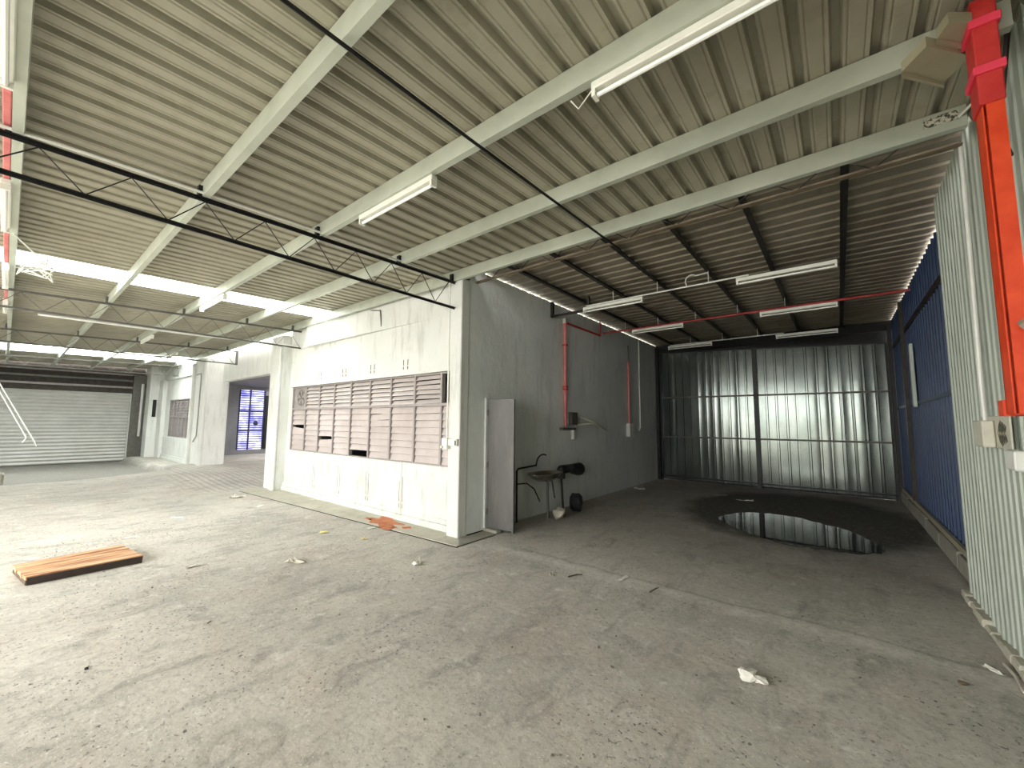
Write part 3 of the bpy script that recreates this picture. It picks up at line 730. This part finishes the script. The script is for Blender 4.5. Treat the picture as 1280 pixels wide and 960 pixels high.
o = mk('conduit_loop', tube([(-1.75, 6.53, ZR+.10)] + arc((-1.68, 6.53, ZR+.18), .09, math.pi, math.pi/4, 6, (1, 0, 0), (0, 0, 1)) + [(-1.43, 6.53, ZA-.085)], .01, 6), 'white_plastic'); tag(o, 'small looped white conduit from the bay purlin down to the conduit', 'conduit')
# far lamps seen past the second skylight
batten(-17.2, -16.0, 3.2, rz(3.17)-.225, 'white batten lamp under the roof before the far pier', 'far battens')

# ------------------------------------------------------------------ things on the side wall
e = empty('wall_conduit', (-4.26, 7.0, 1.55), 'thick faded red conduit dropping down the side wall by the steel bracket', 'conduit')
dp = mk('drop_pipe', tube([(-4.255, 7.0, 3.74), (-4.255, 7.0, 1.57)], .032, 10), 'pink', e)
mk('top_cap', bev(-4.29, -4.225, 6.965, 7.035, 3.66, 3.77, .008), 'white_plastic', e)
mk('cross_pipe', tube([(-4.25, 7.03, 3.68), (-4.25, 8.55, 3.68)], .022, 8), 'red_dark', e)
mk('cross_riser', tube([(-4.25, 8.55, 3.66), (-4.25, 8.55, 4.0)], .02, 8), 'red', e)
for z in (3.2, 2.35, 2.3): mk('clamp', box(-4.295, -4.215, 6.96, 7.04, z, z+.03), 'red_dark', dp)
vb = mk('valve_bar', bev(-4.3, -4.2, 6.84, 7.34, 1.50, 1.55, .01), 'grey_steel', e)
mk('valve_body', tube([(-4.24, 7.26, 1.50), (-4.24, 7.26, 1.32)], .04, 10), 'white_plastic', vb)
o = mk('wall_box', bev(-4.3, -4.22, 7.2, 7.44, 1.60, 1.86, .01), 'grey_steel'); tag(o, 'grey box on the side wall beside the thick red conduit', 'box')
e = empty('wall_bracket', (-4.25, 7.8, 1.55), 'pale steel bracket with angled arm on the side wall', 'bracket')
mk('arm', tube([(-4.28, 7.55, 1.80), (-4.12, 7.95, 1.66), (-4.2, 8.7, 1.46)], .022, 8), 'cream', e)
mk('strut', tube([(-4.28, 7.5, 1.60), (-4.14, 7.98, 1.64)], .02, 8), 'cream', e)
mk('back_plate', box(-4.3, -4.28, 7.5, 7.62, 1.56, 1.84), 'cream', e)
e = empty('wall_conduit', (-4.26, 10.15, 1.55), 'thin faded red conduit above the white switch box on the side wall', 'conduit')
mk('drop_pipe', tube([(-4.265, 10.2, 3.7), (-4.265, 10.2, 3.25)], .014, 8), 'grey_steel', e)
mk('red_pipe', tube([(-4.265, 10.2, 3.25), (-4.265, 10.2, 1.62)], .028, 8), 'pink', e)
o = mk('switch_box', bev(-4.3, -4.2, 10.08, 10.36, 1.30, 1.64, .012), 'white_plastic'); tag(o, 'white switch box under the thin red conduit', 'switch box')
o = mk('wall_conduit', tube([(-4.265, 10.95, 3.98), (-4.265, 10.95, 1.52), (-4.265, 10.85, 1.46)], .02, 8), 'white_plastic'); tag(o, 'plain white conduit on the side wall near the gate', 'conduit')
e = empty('wall_frame', (-4.2, 6.6, 3.72), 'dark angle iron frame high on the side wall', 'frame')
mk('upright', box(-4.3, -4.25, 6.53, 6.58, 3.70, 4.0), 'dark_steel', e)
mk('arm', box(-4.3, -3.45, 6.53, 6.58, 3.70, 3.735), 'dark_steel', e)
mk('hanger', box(-3.5, -3.46, 6.53, 6.58, 3.70, 3.97), 'dark_steel', e)

# sink by the side wall
e = empty('wash_stand', (-4.05, 5.9, 0), 'stainless basin on a black tube stand by the side wall', 'sink')
bas = lathe([(.03, -.13), (.20, -.12), (.33, -.06), (.40, 0), (.42, .005), (.42, .015), (.385, .012), (.31, -.05), (.19, -.105), (.02, -.115)], 28, (-4.04, 5.98, .765), .56, 1.05)
mk('basin', bas, 'steel', e, smooth=True)
mk('stand_tube', tube([(-4.24, 5.42, 0), (-4.24, 5.42, .84), (-4.24, 5.46, .87), (-4.24, 5.98, .89)], .015, 8), 'black', e)
mk('brace', tube([(-4.24, 5.42, .62), (-4.18, 5.62, .62), (-4.12, 5.75, .52), (-4.08, 5.86, .3)], .011, 6), 'black', e)
mk('leg', tube([(-4.02, 6.03, 0), (-4.02, 6.0, .66)], .022, 8), 'grey_steel', e)
mk('leg', tube([(-4.06, 6.3, .3), (-4.06, 6.2, .66)], .014, 8), 'grey_steel', e)
mk('faucet', tube([(-4.22, 5.93, .88)] + arc((-4.16, 6.08, .92), .16, math.pi, math.pi*.35, 8, (.2, 1, 0), (0, 0, 1)), .012, 8), 'black', e)
e = empty('drum_motor', (-4.08, 6.6, 0), 'black motor with flared end on a thin post beside the basin', 'motor')
mk('post', tube([(-4.05, 6.58, 0), (-4.06, 6.52, .68)], .02, 8), 'black', e)
mk('body', tube([(-4.06, 6.46, .77), (-4.06, 6.52, .78), (-4.06, 6.88, .78)], [.06, .085, .08], 14), 'rubber', e, smooth=True)
mk('bell', tube([(-4.06, 6.83, .77), (-4.06, 6.95, .76), (-4.06, 7.1, .745), (-4.06, 7.2, .74)], [.075, .10, .12, .125], 16), 'rubber', e)
mk('bracket', box(-4.12, -4.0, 6.47, 6.57, .62, .76), 'grey_steel', e)
def lump(name, c, r, sc, mat, seed, sub=2, jag=.25):
    rnd = random.Random(seed); bm = bmesh.new(); bmesh.ops.create_icosphere(bm, subdivisions=sub, radius=r)
    for v in bm.verts:
        k_ = 1+rnd.uniform(-jag, jag); v.co = Vector((v.co.x*sc[0]*k_, v.co.y*sc[1]*k_, v.co.z*sc[2]*k_))
    zmin = min(v.co.z for v in bm.verts)
    bm.verts.index_update()
    r_ = ([(v.co.x+c[0], v.co.y+c[1], v.co.z-zmin+c[2]) for v in bm.verts], [tuple(x.index for x in f.verts) for f in bm.faces]); bm.free()
    return mk(name, r_, mat)
tag(lump('plastic_bag', (-3.85, 6.12, 0), .12, (.8, 1.1, .8), 'paper_tan', 3), 'crumpled dirty bag on the floor under the basin', 'bag')
tag(lump('dark_bag', (-3.9, 6.78, 0), .14, (.8, 1.0, 1.3), 'bluebag', 4, 2, .18), 'dark bag standing at the foot of the motor post', 'bag')

# switch on the corner column
e = empty('column_switch', (-4.5, 4.1, 1.3), 'small white switch box on the corner column', 'switch box')
mk('box_body', bev(-4.60, -4.48, 4.06, 4.13, 1.25, 1.41, .008), 'white_plastic', e)
mk('side_box', bev(-4.48, -4.30, 4.085, 4.13, 1.30, 1.40, .006), 'white_plastic', e)
mk('knob', tube([(-4.57, 4.06, 1.28), (-4.57, 4.03, 1.28)], .02, 8), 'cream', e)
mk('slot', box(-4.335, -4.315, 4.08, 4.086, 1.31, 1.38), 'dark', e)

# ------------------------------------------------------------------ right wall fittings
o = mk('sheet_conduit', tube([(.845, 4.47, 3.80), (.845, 4.5, 3.0), (.845, 4.56, 1.95), (.845, 4.55, 1.68)], .014, 8), 'white_plastic'); tag(o, 'white conduit down the galvanised sheet wall', 'conduit')
e = empty('fern_plate', (.86, 4.4, 1.5), 'white plate printed with dark fern leaves behind the cream box', 'plate')
mk('plate', bev(.855, .865, 4.05, 4.78, 1.50, 1.72, .003), 'cream', e)
leafm = plain('fern_print_green', (92, 92, 76), .7, 0, 8); M['leaf'] = leafm
def leaf(y, z, L, ang):
    d = Vector((0, math.cos(ang), math.sin(ang))); nrm = Vector((0, -d.z, d.y)); b = Vector((.852, y, z))
    return quadbox(b, b+d*L*.5+nrm*L*.14, b+d*L, b+d*L*.5-nrm*L*.14, (-.002, 0, 0))
for i in range(5):
    for s in (-1, 1): mk('leaf_print', leaf(4.30-.035*i, 1.60, 0.12-.012*i, math.pi+s*.85), 'leaf', e)
for i in range(3):
    for s in (-1, 1): mk('leaf_print', leaf(4.70-.02*i, 1.60, .05, s*2.2), 'leaf', e)
o = mk('junction_box', bev(.79, .851, 4.36, 4.60, 1.50, 1.69, .008), 'cream'); tag(o, 'cream junction box on the galvanised wall under the white conduit', 'box')
o = mk('wall_socket', bev(.81, .865, 3.82, 4.0, 1.38, 1.50, .008), 'white_plastic'); tag(o, 'small white socket on the galvanised wall beside the fern plate', 'socket')
e = empty('red_trunking', (.7, 3.05, 1.7), 'orange red steel trunking dropping from the roof by the galvanised wall', 'trunking')
mk('lower_channel', join(box(.655, .661, 3.015, 3.13, 1.71, 3.30), box(.668, .73, 3.0, 3.012, 1.71, 3.30), box(.655, .73, 3.12, 3.13, 1.71, 3.30), box(.661, .73, 3.012, 3.12, 1.705, 1.71)), 'orange', e)
mk('upper_box', bev(.645, .735, 2.99, 3.14, 3.28, 3.86, .006), 'red_dark', e)
for z in (3.44, 3.70): mk('clip', bev(.632, .745, 2.975, 3.15, z, z+.045, .004), 'clip', e)
mk('end_tab', box(.645, .72, 3.13, 3.21, 1.70, 1.78), 'orange', e)
mk('bracket', tube([(.70, 2.96, 2.12), (.76, 2.9, 2.16), (.80, 2.9, 2.16)], .03, 8), 'rust_steel', e)
for i, (z, l) in enumerate(((3.66, 'larger beige sheet bracket at the purlin end by the red trunking'), (3.73, 'smaller beige sheet bracket behind the red trunking'))):
    if i == 0: q = [flo(*p, 3.70) for p in ((1127, 90), (1180, 103), (1214, 70), (1158, 58))]
    else: q = [flo(*p, 3.74) for p in ((1171, 49), (1212, 55), (1216, 28), (1186, 28))]
    e = empty('beam_bracket', tuple(q[0]), l, 'bracket')
    mk('face_plate', quadbox(*q, (0, 0, .06)), 'beige', e)
    mk('front_lip', quadbox(q[0], q[1], q[1]+Vector((.0, .025, .0)), q[0]+Vector((0, .025, .0)), (0, 0, -.02)), 'beige', e)
o = mk('purlin_sticker', box(.60, .78, PY[4]-.033, PY[4]-.028, rz(4.12)-.10, rz(4.12)-.03), 'sticker'); tag(o, 'printed black and cream sticker on the purlin over the bay mouth', 'sticker')
o = mk('sticker_cable', tube([(.78, 4.08, 3.84), (.83, 4.0, 3.86), (.84, 3.9, 3.9)], .01, 6), 'white_plastic'); tag(o, 'short white cable at the end of the bay mouth purlin', 'cable')
o = mk('wall_cable', tube([(.84, 3.25, 3.9), (.84, 3.6, 3.4), (.85, 3.5, 3.2)], .012, 6), 'dark_steel'); tag(o, 'dark cable slanting across the top of the galvanised wall', 'cable')

# ------------------------------------------------------------------ wooden platform
e = empty('wooden_platform', (-6.7, .65, 0), 'low wooden platform of orange brown planks lying on the concrete', 'platform')
A, B, C_, D = Vector((-6.37, .25, .045)), Vector((-6.38, 1.13, .045)), Vector((-7.12, 1.04, .045)), Vector((-7.0, .17, .045))
for i in range(5):
    s0, s1 = i/5+.006, (i+1)/5-.006; dz = random.uniform(-.003, .003)
    mk('plank', quadbox(A.lerp(D, s0)+Vector((0, random.uniform(-.01, .01), dz)), B.lerp(C_, s0), B.lerp(C_, s1)+Vector((0, random.uniform(-.01, .01), dz)), A.lerp(D, s1), (0, 0, .033)), 'wood', e)
mk('edge_board', quadbox((-6.35, .26, 0), (-6.36, 1.12, 0), (-6.37, 1.12, 0), (-6.36, .26, 0), (0, 0, .072)), 'wood_shade', e)
mk('edge_board', quadbox((-6.98, .19, 0), (-7.08, 1.03, 0), (-7.04, 1.03, 0), (-6.94, .19, 0), (0, 0, .044)), 'wood_shade', e)
mk('end_board', quadbox((-6.37, .252, 0), (-6.99, .178, 0), (-6.99, .20, 0), (-6.37, .275, 0), (0, 0, .044)), 'twig', e)
for t in (.04, .9): 
    a, b = Vector((-6.40, .27, 0)).lerp(Vector((-6.40, 1.08, 0)), t), Vector((-6.95, .2, 0)).lerp(Vector((-7.05, .99, 0)), t)
    mk('bearer', quadbox(a, b, b+Vector((0, .04, 0)), a+Vector((0, .04, 0)), (0, 0, .044)), 'twig', e)

# ------------------------------------------------------------------ litter
def crumple(px, py, L, Wd, mat, label, seed, name='paper_scrap', cat='scrap', hgt=.02, z=0):
    p = flo(px, py); rnd = random.Random(seed); n = 6; V = []
    ang = rnd.uniform(0, 3.1)
    zb_ = fh(p.x, p.y)
    for j in range(n):
        for i in range(n):
            x = (i/(n-1)-.5)*L*(1+rnd.uniform(-.25, .25)); y = (j/(n-1)-.5)*Wd*(1+rnd.uniform(-.3, .3))
            V.append((p.x+x*math.cos(ang)-y*math.sin(ang), p.y+x*math.sin(ang)+y*math.cos(ang), zb_+z+.002+abs(rnd.gauss(0, 1))*hgt))
    Fc = [(j*n+i, j*n+i+1, (j+1)*n+i+1, (j+1)*n+i) for j in range(n-1) for i in range(n-1)]
    return tag(mk(name, (V, Fc), mat), label, cat)
tag(lump('crumpled_cloth', tuple(flo(935, 850)), .045, (1.2, 1.3, .7), 'paper', 11, 2, .35), 'crumpled white rag on the open floor', 'rag')
o2 = lump('cloth_end', tuple(flo(949, 854)), .036, (1.3, 1.0, .6), 'paper', 12, 2, .35); 
rag = bpy.data.objects['crumpled_cloth']; w_ = WL[o2.name]; o2.parent = rag; o2.location = w_ - WL[rag.name]
crumple(370, 703, .22, .09, 'paper_tan', 'wide dirty paper scrap in the middle of the floor', 1, hgt=.016)
crumple(521, 706, .09, .09, 'paper', 'upright white paper scrap in front of the corner column', 2, hgt=.03)
crumple(455, 674, .10, .06, 'paper_yellow', 'yellow paper scrap near the orange spill', 3, hgt=.008)
crumple(405, 666, .14, .08, 'paper_yellow', 'yellowish crumpled scrap beside the concrete strip', 4, hgt=.012)
crumple(298, 622, .30, .14, 'paper', 'white heap of torn paper near the pier', 5, hgt=.03)
crumple(324, 633, .25, .08, 'paper', 'flat white paper strip near the pier', 6, hgt=.005)
crumple(395, 625, .2, .06, 'paper', 'white paper strip lying on the concrete strip', 8, hgt=.006, z=.012)
crumple(465, 661, .14, .05, 'paper', 'small white scrap at the edge of the orange spill', 9, hgt=.006, z=.012)
crumple(690, 718, .12, .06, 'paper_tan', 'small dirty scrap beside a dry twig', 10, hgt=.008)
crumple(778, 724, .22, .05, 'paper', 'long pale flake on the slab joint at the bay mouth', 12, hgt=.004)
crumple(900, 619, .35, .10, 'paper_tan', 'pale flat strip lying behind the puddle', 13, hgt=.006)
crumple(932, 626, .30, .12, 'paper_tan', 'pale torn bag lying behind the puddle', 14, hgt=.012)
crumple(800, 612, .3, .1, 'paper', 'white scrap at the foot of the side wall by the gate', 15, hgt=.02)
crumple(165, 672, .16, .06, 'paper', 'white scrap beyond the wooden platform', 16, hgt=.008)
crumple(243, 708, .16, .06, 'paper', 'white torn scraps between platform and paper heap', 17, hgt=.008)
crumple(222, 647, .2, .06, 'paper', 'thin white scrap on the floor far from the platform', 18, hgt=.006)
crumple(1240, 838, .12, .05, 'paper', 'pale flake under the galvanised wall edge', 19, hgt=.01)
def twig(a, b, r, label, mat='twig', name='twig', cat='twig'):
    A, B = flo(*a), flo(*b); mid = (A+B)/2 + Vector((0.01, .01, .01))
    return tag(mk(name, tube([A+Vector((0, 0, r)), mid+Vector((0, 0, r)), B+Vector((0, 0, r))], [r, r*.9, r*.6], 6), mat), label, cat)
twig((710, 722), (728, 719), .008, 'dark twig beside the small dirty scrap')
twig((812, 741), (823, 735), .006, 'short dark twig in front of the slab joint')
twig((1256, 832), (1280, 868), .011, 'pale stick leaning at the foot of the galvanised wall', 'paper_tan', 'stick', 'stick')
twig((259, 780), (264, 777), .005, 'tiny dark twig on the open floor')
tag(lump('dark_clod', tuple(flo(108, 837)), .012, (1.4, 1, .8), 'rubber', 21, 1), 'small black clod on the floor in front of the platform', 'clod')
tag(lump('dark_clod', tuple(flo(1205, 857)), .02, (1.3, .9, .6), 'twig', 22, 1), 'dark clump of dirt near the pale stick', 'clod')
peb = [(486, 727), (516, 724), (370, 762), (424, 769), (458, 769), (816, 774), (748, 810), (765, 835), (770, 796), (802, 870), (745, 763), (938, 747), (826, 699), (935, 708), (975, 853), (1075, 848), (1178, 895), (890, 755), (640, 810), (585, 770), (475, 810), (530, 900), (560, 910), (600, 895), (700, 945), (690, 945), (742, 945), (870, 845), (915, 880), (205, 655), (130, 715), (190, 735)]
base = lump('pebble', (0, 0, 0), .011, (1.2, 1, .7), 'pebble', 31, 1); base['label'] = 'tiny grey pebble scattered on the concrete floor'; base['category'] = 'pebble'; base['group'] = 'pebbles scattered on the floor'
for i, p in enumerate(peb):
    q = flo(*p); o = base if i == 0 else cp(base, (0, 0, 0), None); o.location = (q.x, q.y, fh(q.x, q.y)); o.rotation_euler.z = i*1.3; s = random.uniform(.6, 1.1); o.scale = (s, s, s)
# fine grit
rnd = random.Random(9); V, Fc = [], []
for i in range(4200):
    x = -rnd.random()**.8*9+.7; y = rnd.uniform(.4, 4.6)
    if (x < -4 and y > 3.7) or (-7.3 < x < -6.2 and y < 1.3): continue
    r = rnd.uniform(.0015, .005)*(1+.12*abs(x)); n = len(V); a = rnd.uniform(0, 6.3)
    for q in range(3): V.append((x+r*1.4*math.cos(a+2.1*q), y+r*math.sin(a+2.1*q), .0005))
    V.append((x, y, r*.8)); Fc += [(n, n+1, n+3), (n+1, n+2, n+3), (n+2, n, n+3)]
o = mk('floor_grit', (V, Fc), 'pebble', org=(0, 0, 0)); tag(o, 'fine loose grit scattered over the concrete floor', 'grit', kind='stuff')
